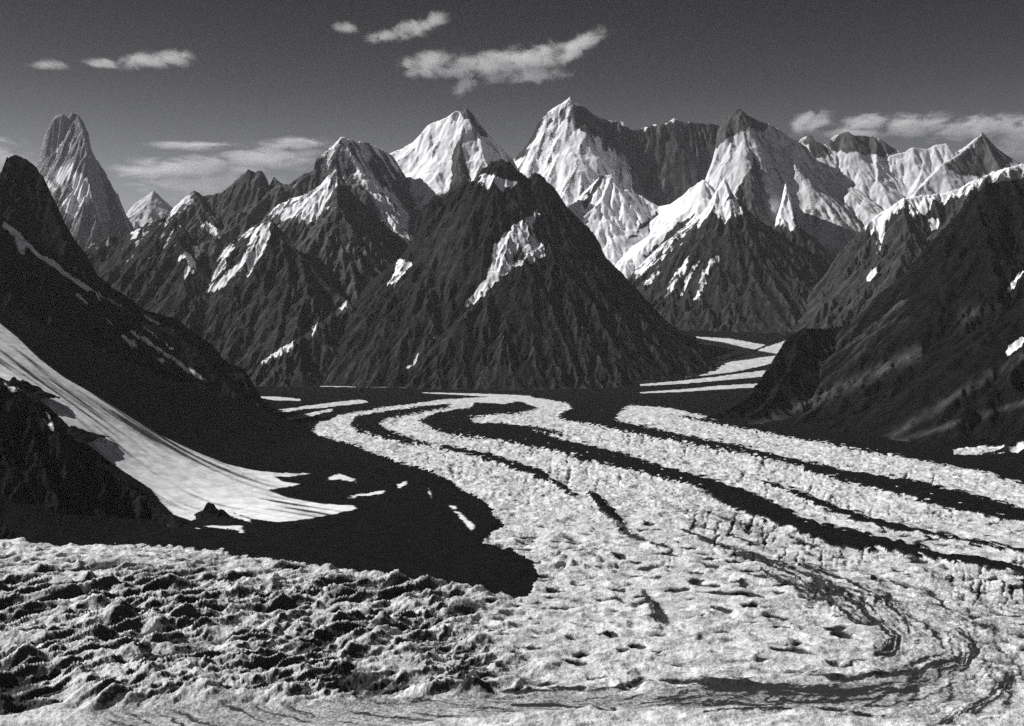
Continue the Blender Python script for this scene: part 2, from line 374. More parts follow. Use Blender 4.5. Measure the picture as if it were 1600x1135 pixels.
mountain('highest snow dome with a long black cliff wall running to the right', [
    R([(760, 310, 14600), (785, 275, 14600), (805, 246, 14600), (818, 232, 14600), (832, 212, 14600), (842, 190, 14600), (856, 175, 14600), (872, 164, 14600), (886, 155, 14600), (891, 151, 14600), (897, 158, 14600), (912, 166, 14600), (930, 180, 14600), (948, 187, 14600), (974, 190, 14600), (985, 203, 14600), (1003, 200, 14600), (1018, 195, 14600), (1042, 192, 14600), (1053, 184, 14600), (1066, 189, 14600), (1090, 191, 14600), (1122, 194, 14600), (1150, 220, 14600), (1180, 280, 14500)], 1.0, 1.25, dict(lam=75, fl=.5)),
    R([(897, 158, 14600), (906, 175, 14480), (902, 205, 14250), (895, 240, 14100), (884, 290, 13900), (880, 340, 13700)], 1.35, 1.15, dict(fl=.14)),
    R([(962, 192, 14600), (975, 225, 14350), (990, 270, 14250), (988, 300, 14150)], 1.8, 1.3, dict(fl=.15)),
    R([(842, 190, 14600), (835, 240, 14250), (832, 290, 14000)], 1.2, 1.1, dict(fl=.16))],
    ROCKF, lam=150, seed=18, fl=.24, rough=11, snow=.80, steep=2.2, gully=1.0, crest=22,
    sub=[[(985, 205), (1005, 202), (1060, 190), (1200, 200), (1200, 400), (1000, 320), (990, 290), (985, 250), (970, 225)],
         [(897, 165), (915, 168), (950, 190), (985, 205), (985, 250), (960, 230), (930, 210), (900, 200)], [(842, 188), (850, 185), (830, 225), (808, 248), (803, 246)]],
    tone=lambda X, Y, H, px, py, FL, s: 0.75 + .4 * np.clip(FL, 0, 1))
YS[0] = 1.08
mountain('rock-capped peak with a bright triangular snow apron under its summit', [
    R([(1085, 330, 13500), (1100, 285, 13500), (1112, 255, 13500), (1118, 230, 13500), (1121, 205, 13500), (1134, 182, 13500), (1146, 172, 13500), (1156, 168, 13500), (1166, 177, 13500), (1180, 186, 13500), (1200, 193, 13500), (1215, 200, 13550), (1232, 211, 13600), (1242, 217, 13600), (1262, 232, 13600), (1300, 280, 13600)], 1.0, 1.0),
    R([(1156, 170, 13500), (1163, 200, 13300), (1174, 232, 13050), (1175, 262, 12800), (1158, 285, 12500), (1148, 300, 12350), (1160, 340, 12000)], 1.2, .9, dict(fl=.12)),
    R([(1215, 200, 13550), (1235, 250, 13150), (1270, 310, 12650), (1300, 385, 12000)], .8, .9), R([(1121, 205, 13500), (1112, 270, 13000)], 1, 1)],
    ROCKG, lam=120, seed=19, fl=.2, rough=15, snow=.74, crest=22, gully=.9,
    add=[[(1160, 213), (1176, 229), (1177, 261), (1158, 284), (1142, 303), (1110, 338), (1070, 355), (1090, 317), (1100, 278), (1114, 238), (1139, 216)], [(1120, 212), (1132, 195), (1140, 190), (1130, 212), (1122, 222)], [(1148, 170), (1156, 167), (1158, 173), (1150, 176)]],
    sub=[[(960, 340), (1060, 230), (1121, 200), (1116, 235), (1104, 272), (1090, 300), (1040, 345)], [(1115, 200), (1150, 166), (1166, 176), (1200, 196), (1190, 206), (1168, 196), (1160, 204), (1140, 212), (1118, 232)], [(1178, 240), (1195, 300), (1215, 360), (1160, 340), (1150, 300), (1176, 268)]],
    tone=lambda X, Y, H, px, py, FL, s: 1.0)
YS[0] = 1.06
mountain('long grey snow wall in shade closing the valley at right', [
    R([(1225, 260, 14300), (1240, 235, 14300), (1253, 215, 14300), (1266, 210, 14300), (1275, 222, 14300), (1290, 226, 14300), (1304, 212, 14300), (1318, 207, 14300), (1324, 204, 14300), (1332, 211, 14300), (1367, 212, 14300), (1380, 220, 14300), (1395, 230, 14300), (1408, 238, 14300), (1440, 262, 14300), (1480, 300, 14300)], .8, .78),
    R([(1266, 210, 14300), (1290, 262, 13800), (1330, 330, 13100)], .6, .75), R([(1367, 212, 14300), (1372, 280, 13500), (1350, 360, 12700), (1320, 410, 12100)], .75, .7)],
    ROCKG, lam=150, seed=20, fl=.16, rough=14, snow=1.05, steep=3, crest=22,
    add=[[(1352, 262), (1360, 250), (1372, 260)]],
    sub=[[(1255, 222), (1266, 208), (1290, 230), (1300, 245), (1278, 248)], [(1290, 225), (1330, 200), (1405, 235), (1380, 245), (1300, 235)]])
YS[0] = 1.0
mountain('sharp dark-sided peak with a snow crest at the far right', [
    R([(1360, 300, 14800), (1378, 255, 14800), (1390, 243, 14800), (1412, 237, 14800), (1425, 230, 14800), (1448, 233, 14800), (1462, 226, 14800), (1480, 224, 14800), (1496, 236, 14800), (1510, 228, 14800), (1524, 216, 14800), (1535, 206, 14800), (1546, 219, 14800), (1560, 233, 14800), (1576, 245, 14800), (1600, 256, 14800), (1650, 275, 14800), (1720, 300, 14800)], .9, .9),
    R([(1535, 207, 14800), (1505, 235, 14500), (1475, 255, 14200), (1440, 290, 13900), (1415, 320, 13600)], .9, .8, dict(fl=.1)),
    R([(1448, 233, 14800), (1442, 262, 14500), (1425, 300, 14100), (1395, 330, 13700)], .9, .8), R([(1535, 207, 14800), (1560, 260, 14200), (1570, 320, 13700)], .8, .8)],
    ROCKG, lam=115, seed=21, fl=.2, rough=10, snow=.85, steep=2.0,
    sub=[[(1536, 210), (1580, 250), (1560, 270), (1500, 275), (1480, 262), (1520, 232)]])

# front snow ridges
YS[0] = 1.14
mountain('white snow shoulder with dark ribs in front of the high dome', [
    R([(870, 345, 12300), (890, 322, 12300), (905, 308, 12300), (925, 288, 12300), (938, 275, 12300), (950, 273, 12300), (956, 272, 12300), (962, 286, 12300), (980, 297, 12300), (1003, 306, 12200), (1030, 322, 12100), (1048, 318, 12000), (1062, 308, 11900), (1082, 291, 11800), (1100, 280, 11700), (1112, 292, 11700)], .7, .75),
    R([(956, 272, 12300), (940, 312, 11900), (905, 345, 11600), (930, 400, 11200)], .8, .7, dict(fl=.12)),
    R([(1003, 306, 12200), (985, 340, 11900), (965, 385, 11400)], .7, .6, dict(fl=.12)),
    R([(1100, 281, 11700), (1070, 330, 11400), (1030, 380, 11100), (985, 425, 10800)], .8, .6)],
    ROCKM, lam=90, seed=22, fl=.14, rough=14, snow=.95,
    sub=[[(938, 275), (946, 274), (915, 325), (908, 322)], [(1010, 345), (1035, 330), (985, 375), (960, 398)], [(1068, 345), (1090, 330), (1040, 385), (995, 412), (1030, 380)]])
YS[0] = 1.15
mountain('dark triangular mountain with snow couloirs above the bend of the upper glacier', [
    R([(975, 440, 10700), (1010, 405, 10700), (1045, 375, 10700), (1080, 350, 10700), (1105, 325, 10700), (1118, 300, 10700), (1133, 276, 10700), (1142, 298, 10700), (1150, 311, 10650), (1162, 322, 10600), (1182, 342, 10600), (1205, 356, 10600), (1235, 378, 10550), (1262, 398, 10500), (1290, 440, 10450), (1330, 490, 10400), (1360, 520, 10400)], .8, .8),
    R([(1150, 312, 10650), (1142, 345, 10450), (1150, 420, 10000), (1150, 500, 9700)], .65, .6, dict(fl=.14)),
    R([(1105, 326, 10700), (1085, 370, 10400), (1050, 430, 10000), (1035, 480, 9700)], .7, .7), R([(1133, 278, 10700), (1110, 320, 10500), (1070, 380, 10200)], .8, .8)],
    ROCKM, lam=80, seed=23, fl=.22, rough=18, snow=-.25, snowline=(1900, 900), gully=1.1, crest=20,
    add=[[(975, 420), (1040, 375), (1100, 318), (1133, 278), (1142, 300), (1128, 322), (1085, 358), (1045, 400), (996, 437)],
         strip([(1075, 405, 9), (1055, 440, 12), (1040, 462, 9)]), [(1120, 395), (1126, 398), (1105, 430), (1092, 472), (1084, 470), (1095, 425)],
         [(1100, 392), (1080, 430), (1064, 466), (1062, 460), (1076, 425)], [(1128, 315), (1150, 312), (1162, 332), (1150, 345), (1130, 345), (1118, 335)], strip([(1030, 420, 5), (1015, 440, 5), (1002, 450, 3)])],
    sub=[[(1062, 372), (1095, 345), (1075, 370), (1030, 405), (1010, 418)]],
    tone=lambda X, Y, H, px, py, FL, s: 0.9)
YS[0] = 1.14
mountain('little snow pyramid standing on a dark rock foot in front of the grey wall', [
    R([(1190, 372, 11600), (1210, 350, 11600), (1220, 320, 11600), (1227, 285, 11600), (1234, 305, 11600), (1240, 330, 11600), (1248, 355, 11600), (1275, 372, 11500), (1300, 402, 11400), (1330, 450, 11400)], 1.1, 1.1),
    R([(1227, 286, 11600), (1236, 330, 11350), (1238, 365, 11100), (1250, 420, 10800)], 1.1, .8, dict(fl=.1))],
    ROCKM, lam=70, seed=24, rough=15, snow=0, add=[[(1222, 284), (1232, 284), (1240, 330), (1240, 363), (1206, 350)], [(1245, 345), (1255, 352), (1246, 362)]])
YS[0] = 1.0
mountain('dark rock buttress edged by a bright snow crest, right of the valley notch', [
    R([(1290, 430, 11000), (1307, 402, 11000), (1330, 376, 11000), (1352, 354, 11000), (1365, 340, 11000), (1385, 326, 11000), (1410, 310, 11000), (1440, 305, 11000), (1478, 301, 11000), (1500, 293, 11000), (1522, 280, 11000), (1548, 270, 10900), (1572, 262, 10800), (1590, 258, 10800), (1640, 240, 10800), (1720, 230, 10800)], .8, .85),
    R([(1410, 312, 11000), (1420, 370, 10400), (1395, 440, 9800), (1360, 500, 9300)], .7, .75), R([(1365, 342, 11000), (1372, 400, 10500), (1345, 470, 9900)], .7, .7),
    R([(1522, 281, 11000), (1500, 330, 10500), (1480, 390, 10000)], .8, .8)],
    ROCKM, lam=85, seed=25, fl=.28, rough=22, snow=-.15, snowline=(1950, 500), gully=.8, crest=30,
    add=[[(1345, 362), (1368, 335), (1410, 306), (1477, 298), (1519, 280), (1532, 286), (1500, 308), (1460, 318), (1440, 335), (1425, 342), (1418, 322), (1400, 335), (1385, 350), (1376, 396), (1370, 396), (1370, 366), (1355, 362)],
         [(1540, 268), (1575, 258), (1590, 262), (1570, 278), (1545, 278)], [(1450, 342), (1468, 340), (1470, 352), (1456, 362)], [(1522, 305), (1516, 335), (1504, 333), (1512, 318)], [(1350, 440), (1362, 422), (1372, 418), (1368, 440)]])

# the central pyramid
mountain('black central pyramid with a ragged crown and a snow patch on its front rib', [
    R([(385, 582, 8500), (425, 562, 8600), (480, 525, 8800), (520, 500, 8950), (550, 470, 9100), (590, 432, 9250), (625, 405, 9350), (645, 378, 9400), (650, 345, 9450), (662, 325, 9450), (690, 310, 9450), (715, 290, 9450), (742, 284, 9450), (752, 266, 9450), (768, 253, 9450), (783, 249, 9450), (797, 254, 9450), (812, 268, 9450), (826, 276, 9450), (838, 269, 9430), (852, 277, 9400), (868, 298, 9400), (884, 322, 9350), (905, 345, 9300), (926, 364, 9300), (938, 382, 9250), (944, 402, 9200), (975, 432, 9100), (1012, 472, 9000), (1050, 512, 8900), (1085, 540, 8800), (1112, 552, 8700)], 1.7, .85),
    R([(838, 270, 9430), (838, 310, 9250), (845, 355, 9000), (849, 402, 8750)], .80, .75, dict(fl=.12)),
    R([(849, 402, 8750), (800, 430, 8480), (760, 465, 8200), (725, 495, 8000), (695, 535, 7880), (655, 590, 7720)], .7, .75, dict(fl=.34)),
    R([(797, 254, 9450), (792, 295, 9330)], 1.5, 1.5),
    R([(715, 290, 9450), (690, 370, 9000), (660, 440, 8600), (620, 510, 8250), (570, 585, 7900)], .75, .75, dict(fl=.34)),
    R([(645, 378, 9400), (615, 440, 9000), (560, 510, 8600), (480, 588, 8150)], .75, .75),
    R([(905, 345, 9300), (940, 420, 8850), (975, 500, 8450), (1000, 570, 8000)], .7, .68, dict(fl=.1)),
    R([(768, 253, 9450), (752, 300, 9300)], 1.4, 1.4)],
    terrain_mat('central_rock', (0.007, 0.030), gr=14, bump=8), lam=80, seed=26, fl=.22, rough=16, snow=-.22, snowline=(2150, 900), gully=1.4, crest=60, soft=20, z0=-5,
    add=[[(772, 382), (800, 352), (828, 340), (838, 372), (850, 384), (852, 400), (820, 416), (795, 427), (774, 441), (753, 466), (719, 486), (731, 466), (753, 443), (767, 413)],
         [(753, 268), (781, 278), (812, 285), (812, 292), (767, 294), (749, 284)], [(622, 402), (647, 413), (633, 430), (608, 454), (603, 445), (617, 423)], [(838, 330), (842, 330), (836, 350), (818, 352), (824, 342)], strip([(552, 465, 5), (535, 482, 8), (508, 506, 9), (480, 524, 7), (440, 550, 5), (405, 570, 3)]), strip([(690, 520, 2), (675, 535, 3), (650, 560, 4), (635, 578, 2)])],
    sub=[[(745, 262), (768, 250), (800, 252), (826, 272), (812, 282), (780, 276), (755, 272)], [(803, 396), (812, 390), (810, 408), (800, 414)], [(856, 300), (880, 300), (900, 600), (840, 600), (835, 425), (853, 400)], [(812, 424), (860, 398), (860, 540), (780, 540), (790, 445)]],
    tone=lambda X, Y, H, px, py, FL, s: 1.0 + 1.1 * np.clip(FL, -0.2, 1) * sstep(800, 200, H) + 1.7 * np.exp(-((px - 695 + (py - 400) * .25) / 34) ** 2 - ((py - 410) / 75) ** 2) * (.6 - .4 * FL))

# ------------------------------------------------------------------ right-hand valley side
mountain('near dark mountainside with pale scree fans filling the right edge', [
    R([(1105, 655, 5150), (1140, 640, 5300), (1168, 618, 5500), (1188, 592, 5700), (1212, 553, 5900), (1232, 524, 6000), (1250, 512, 6050), (1292, 512, 6150), (1330, 508, 6200), (1356, 480, 6250), (1372, 460, 6250), (1402, 438, 6300), (1420, 420, 6300), (1442, 392, 6300), (1470, 362, 6300), (1500, 330, 6300), (1520, 305, 6300), (1542, 285, 6300), (1568, 282, 6300), (1600, 275, 6300), (1660, 250, 6300), (1760, 190, 6300), (1900, 150, 6200)], 1.6, .72),
    R([(1250, 514, 6050), (1240, 560, 5700), (1212, 610, 5350), (1165, 655, 5000)], .7, 1.5), 
    R([(1330, 508, 6200), (1345, 545, 5850), (1320, 600, 5450), (1260, 650, 5000)], .6, .8),
    R([(1420, 420, 6300), (1440, 480, 5850), (1445, 540, 5450), (1400, 600, 5050)], .6, .7),
    R([(1520, 305, 6300), (1545, 380, 5800), (1560, 470, 5300)], .6, .65),
    R([(1760, 190, 6300), (1740, 400, 5000), (1680, 560, 4300)], .6, .5, dict(fl=.12)),
    ],
    terrain_mat('right_rock', (0.004, 0.018), gr=9, bump=9), lam=100, seed=27, fl=.26, rough=18, snow=-.35, snowline=(1700, 800), gully=1.2, crest=22, z0=-6, soft=28, pad=700,
    box=(700, 5200, 3200, 6900), res=8.5,
    add=[[(1490, 706), (1515, 700), (1535, 702), (1560, 694), (1580, 698), (1600, 688), (1640, 688), (1640, 706), (1600, 703), (1585, 709), (1550, 705), (1520, 711)], [(1570, 545), (1600, 520), (1600, 535), (1575, 552)], strip([(1560, 470, 3), (1580, 448, 5), (1600, 432, 6)]), [(1575, 440), (1600, 420), (1600, 428)], strip([(1530, 415, 2), (1538, 400, 2)])],
    tone=lambda X, Y, H, px, py, FL, s: 0.75 + 4.5 * np.exp(-((py - (668 - (px - 1180) * 0.46)) / 10) ** 2) * (px > 1170) * (px < 1440)
        + 3.0 * np.exp(-((py - (690 - (px - 1380) * 0.62)) / 8) ** 2) * (px > 1350) + 2.6 * np.exp(-((np.hypot(px - 1515, (py - 492) * 1.4)) / 18) ** 2)
        + 4.0 * np.exp(-((py - (697 - (px - 1380) * 0.31)) / 4.5) ** 2) * (px > 1385) + 3.5 * np.clip(FL, 0, 1) * np.exp(-((py - 505 - (1370 - px) * .75) / 30) ** 2) * (px > 1280) * (px < 1420))

# ------------------------------------------------------------------ left-hand valley side
mountain('black peak and long dark spur running down to the glacier at left', [
    R([(-260, 150, 5700), (-120, 250, 5700), (-40, 300, 5650), (0, 272, 5650), (12, 245, 5600), (22, 240, 5600), (44, 249, 5600), (58, 262, 5600), (80, 305, 5600), (108, 360, 5600), (130, 395, 5600), (158, 442, 5600), (196, 462, 5560), (226, 484, 5520), (275, 498, 5480), (317, 530, 5400), (352, 566, 5300), (382, 578, 5200), (398, 603, 5120), (412, 628, 5060), (442, 662, 4950), (485, 688, 4500)], .9, .8),
    R([(-260, 230, 4500), (-60, 300, 4600), (0, 334, 4700), (24, 362, 4700), (60, 392, 4720), (105, 420, 4740), (160, 462, 4760), (215, 500, 4780), (262, 540, 4750), (310, 578, 4700), (356, 612, 4650), (420, 668, 4500)], .75, .72)],
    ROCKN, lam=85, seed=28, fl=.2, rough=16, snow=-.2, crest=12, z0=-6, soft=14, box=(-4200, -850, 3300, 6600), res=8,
    add=[strip([(2, 348, 6), (30, 372, 9), (52, 396, 6), (70, 406, 5), (110, 433, 5), (150, 460, 3), (195, 482, 2)]), [(24, 375), (42, 382), (36, 402), (28, 392)],
         strip([(218, 487, 3), (232, 500, 5), (250, 507, 2)]), strip([(200, 515, 2), (235, 538, 4), (270, 562, 4), (310, 588, 4), (356, 613, 2)]), strip([(222, 510, 2), (250, 530, 3), (278, 552, 2)]),
         strip([(118, 460, 3), (128, 468, 4), (138, 477, 1)]), strip([(165, 500, 2), (172, 505, 5), (176, 512, 1)]), strip([(185, 518, 2), (205, 535, 3), (220, 543, 4)]), strip([(238, 558, 2), (258, 568, 3), (274, 576, 1)]),
         strip([(150, 446, 1), (185, 457, 2), (202, 465, 3)])], wpx=2.0)

ICE = [(-600, 838), (0, 838), (60, 850), (150, 858), (290, 861), (370, 870), (430, 880), (520, 892), (620, 905), (700, 918), (790, 934), (818, 936), (841, 904), (830, 879), (802, 862), (763, 855), (753, 848), (788, 820), (774, 809),
           (760, 788), (721, 767), (710, 756), (689, 745), (650, 735), (610, 720), (570, 705), (530, 690), (484, 678), (500, 662), (540, 649), (600, 638), (690, 625), (735, 622), (800, 618), (850, 624), (885, 630), (896, 640), (885, 652),
           (930, 662), (962, 660), (968, 645), (982, 634), (1040, 638), (1093, 649), (1128, 663), (1216, 681), (1322, 702), (1428, 719), (1533, 741), (1600, 758), (2100, 840), (2400, 1400), (-800, 1400)]
FAN = []
def snow_fan():
    """the long snow slope under the spur and the debris flat around it: one surface through surveyed points, cut by its traced edge"""
    cp = [(-200, 400, 4000), (0, 505, 3800), (-200, 560, 3000), (0, 600, 3100), (100, 580, 3600), (100, 655, 3000), (200, 640, 3500), (200, 735, 2850), (300, 700, 3330), (300, 790, 2700),
          (400, 735, 3200), (400, 805, 2620), (480, 742, 3250), (560, 797, 2690), (480, 812, 2560), (520, 770, 2950), (650, 780, 2857), (560, 720, 3636),
          (650, 860, 2222), (380, 850, 2286), (800, 900, 2000), (450, 700, 4000), (330, 842, 2370), (200, 850, 2286)]
    pts = np.array([P(*c) for c in cp]); n = len(pts)
    sc_ = 1000.0
    q = pts[:, :2] / sc_
    def U(r2): return np.where(r2 > 1e-9, 0.5 * r2 * np.log(r2 + 1e-12), 0)
    K = U(((q[:, None] - q[None]) ** 2).sum(-1)) + 0.002 * np.eye(n)
    Pm = np.concatenate([np.ones((n, 1)), q], 1)
    A = np.block([[K, Pm], [Pm.T, np.zeros((3, 3))]]); sol = np.linalg.solve(A, np.concatenate([pts[:, 2], np.zeros(3)]))
    res = 4.0
    X, Y = np.meshgrid(np.arange(-2700, 150, res), np.arange(1950, 4500, res))
    qx, qy = X / sc_, Y / sc_
    H = sol[n] + sol[n + 1] * qx + sol[n + 2] * qy
    for i in range(n): H = H + sol[i] * U((qx - q[i, 0]) ** 2 + (qy - q[i, 1]) ** 2)
    bx_, by_ = proj(X, Y, np.zeros(X.shape))
    H = np.maximum(H, -3)
    H = 5 * np.logaddexp(0, H / 5) + 1.0; mk_ = blur(inside(ICE, bx_, by_).astype(np.float32), 8); H = H * (1 - mk_) - 12 * mk_
    # grooves worn down the slope by avalanches
    u = (X * 0.585 + Y * 0.81); v = (X * 0.81 - Y * 0.585)
    H = H + 2.2 * fbm(u / 26, v / 420, 4, 301, .6) + 1.2 * fbm(X / 30, Y / 30, 4, 302)
    px, py = proj(X, Y, H)
    snowp = [(-260, 380), (-60, 470), (0, 505), (28, 528), (60, 560), (100, 590), (150, 618), (200, 650), (250, 680), (300, 703), (350, 724), (395, 735), (440, 739), (487, 740), (450, 746), (428, 744),
             (440, 752), (470, 757), (440, 763), (420, 766), (450, 778), (500, 787), (552, 790), (558, 795), (530, 802), (480, 812), (430, 816), (395, 812), (360, 800), (330, 788), (300, 815), (270, 805), (250, 785), (235, 765),
             (200, 742), (170, 722), (130, 690), (95, 655), (70, 632), (40, 610), (0, 590), (-150, 560), (-300, 520)]
    snow2 = [[(305, 826), (330, 820), (378, 822), (382, 834), (350, 838), (318, 836)], [(245, 798), (262, 808), (276, 826), (262, 822)],
             [(322, 780), (345, 792), (390, 812), (392, 818), (360, 808), (330, 795)], [(300, 838), (315, 840), (305, 845)], strip([(512, 748, 2), (530, 745, 4), (555, 752, 3)]),
             strip([(540, 778, 1), (560, 775, 2), (600, 768, 2)]), strip([(620, 760, 3), (635, 754, 3)]), strip([(668, 765, 4), (672, 772, 6), (674, 778, 2)]), [(698, 788), (712, 792), (730, 812), (742, 824), (735, 830), (722, 816)]]
    wq = 3.0 * fbm(u / 20, v / 90, 4, 303, .6)
    w4 = 5 * fbm(X / 28, Y / 60, 4, 305, .65)
    S = np.where(inside(snowp, px + wq, py + wq * .6), 1.0, -0.3)
    for pl in snow2: S = np.where(inside(pl, px + wq * 1.6, py + w4), 1.0, S)
    # rock streaks melting out of the fan
    st = fbm(u / 22, v / 520, 4, 304, .6); core = np.exp(-(((py - (561 + px * 0.5)) / 13) ** 2)) * sstep(700, 300, px)
    S = S - np.clip(st - .12, 0, 1) * 2.4 - 0.62 * core * (1 + st * 2.2)
    H = H - 8 * sstep(2180, 1990, Y) - 8 * sstep(-30, 120, X)
    FAN.append((X, Y, H, px, py))
    S = blur(S, 1)
    fm = (H[:-1, :-1] > -2.9)
    ice = inside(snowp, (px + wq)[:-1, :-1], (py + wq * .6)[:-1, :-1])
    for pl in snow2: ice |= inside(pl, (px + wq * 1.6)[:-1, :-1], (py + w4)[:-1, :-1])
    m1 = terrain_mat('grooved_snow', (0.02, 0.06), snow=(0.62, 0.88), gr=6, bump=2.2, edge=.8)
    T = np.ones(X.shape)
    grid_mesh('snow', X, Y, H, dict(snow=S, tone=T * 1.6), fm & ice, m1, 'long grooved snow fan sweeping down from the left between black rocks', 'snow slope')
    grid_mesh('debris_ground', X, Y, H, dict(snow=np.minimum(S, 0), tone=T), fm & ~ice, ROCKD, 'dark rubble flat between the snow fan and the glacier bend', 'rubble ground')
ROCKD = terrain_mat('rubble', (0.0045, 0.012), gr=5, bump=1.5)
snow_fan()
mountain('black rocky rib in the lower left corner below the snow fan', [
    R([(-300, 480, 2900), (-80, 570, 2750), (0, 592, 2700), (30, 606, 2690), (48, 622, 2680), (75, 645, 2660), (100, 668, 2650), (130, 700, 2620), (165, 735, 2600), (200, 755, 2580), (232, 778, 2560), (250, 795, 2520), (290, 822, 2450), (340, 842, 2380)], .8, .85)],
    ROCKN, lam=40, seed=31, fl=.2, rough=9, snow=-.2, crest=16, z0=-4, soft=8, box=(-2300, -500, 2100, 3100), res=4.0,
    add=[strip([(2, 598, 3), (20, 606, 5), (40, 618, 2)]), strip([(66, 655, 4), (84, 676, 5)]), [(70, 640), (78, 645), (86, 672), (80, 668)]])

# a rock knoll standing out of the snow fan
def knoll(px, py, Y, w_, h_, d_, seed, label):
    n = 40
    a = np.linspace(-1.3, 1.3, n); X, Y2 = np.meshgrid(a, a)
    r = np.hypot(X + .25 * pn(X * 2, Y2 * 2, seed), Y2)
    h = np.clip(1 - r, -0.6, 1) * (0.75 + .5 * fbm(X * 2.3, Y2 * 2.3, 4, seed + 1)) + .25 * (ridged(X * 3, Y2 * 3, 3, seed + 2) - .5) * np.clip(1.2 - r, 0, 1)
    fX, fY, fH, fpx, fpy = FAN[0]
    k = np.argmin((fpx - px) ** 2 + (fpy - py) ** 2 + np.where(fH > -2.8, 0, 1e6)); o = (fX.ravel()[k], fY.ravel()[k], fH.ravel()[k])
    ob = grid_mesh('rock_outcrop', X * w_, Y2 * d_, h * h_, dict(snow=np.full(h.shape, -.5), tone=np.ones(h.shape)), np.ones((n - 1, n - 1), bool), ROCKN, label, 'rock', kind=None)
    ob.location = o
knoll(330, 806, 2600, 42, 38, 50, 5, 'pointed black rock knoll at the foot of the snow fan')
knoll(350, 818, 2560, 70, 22, 36, 6, 'low black rock hump just right of the pointed knoll')
knoll(22, 612, 2950, 80, 52, 60, 7, 'rounded black rock breaking the snow fan at the left edge of the picture')
knoll(118, 680, 2900, 52, 30, 60, 8, 'long black rock rib along the lower edge of the snow fan')

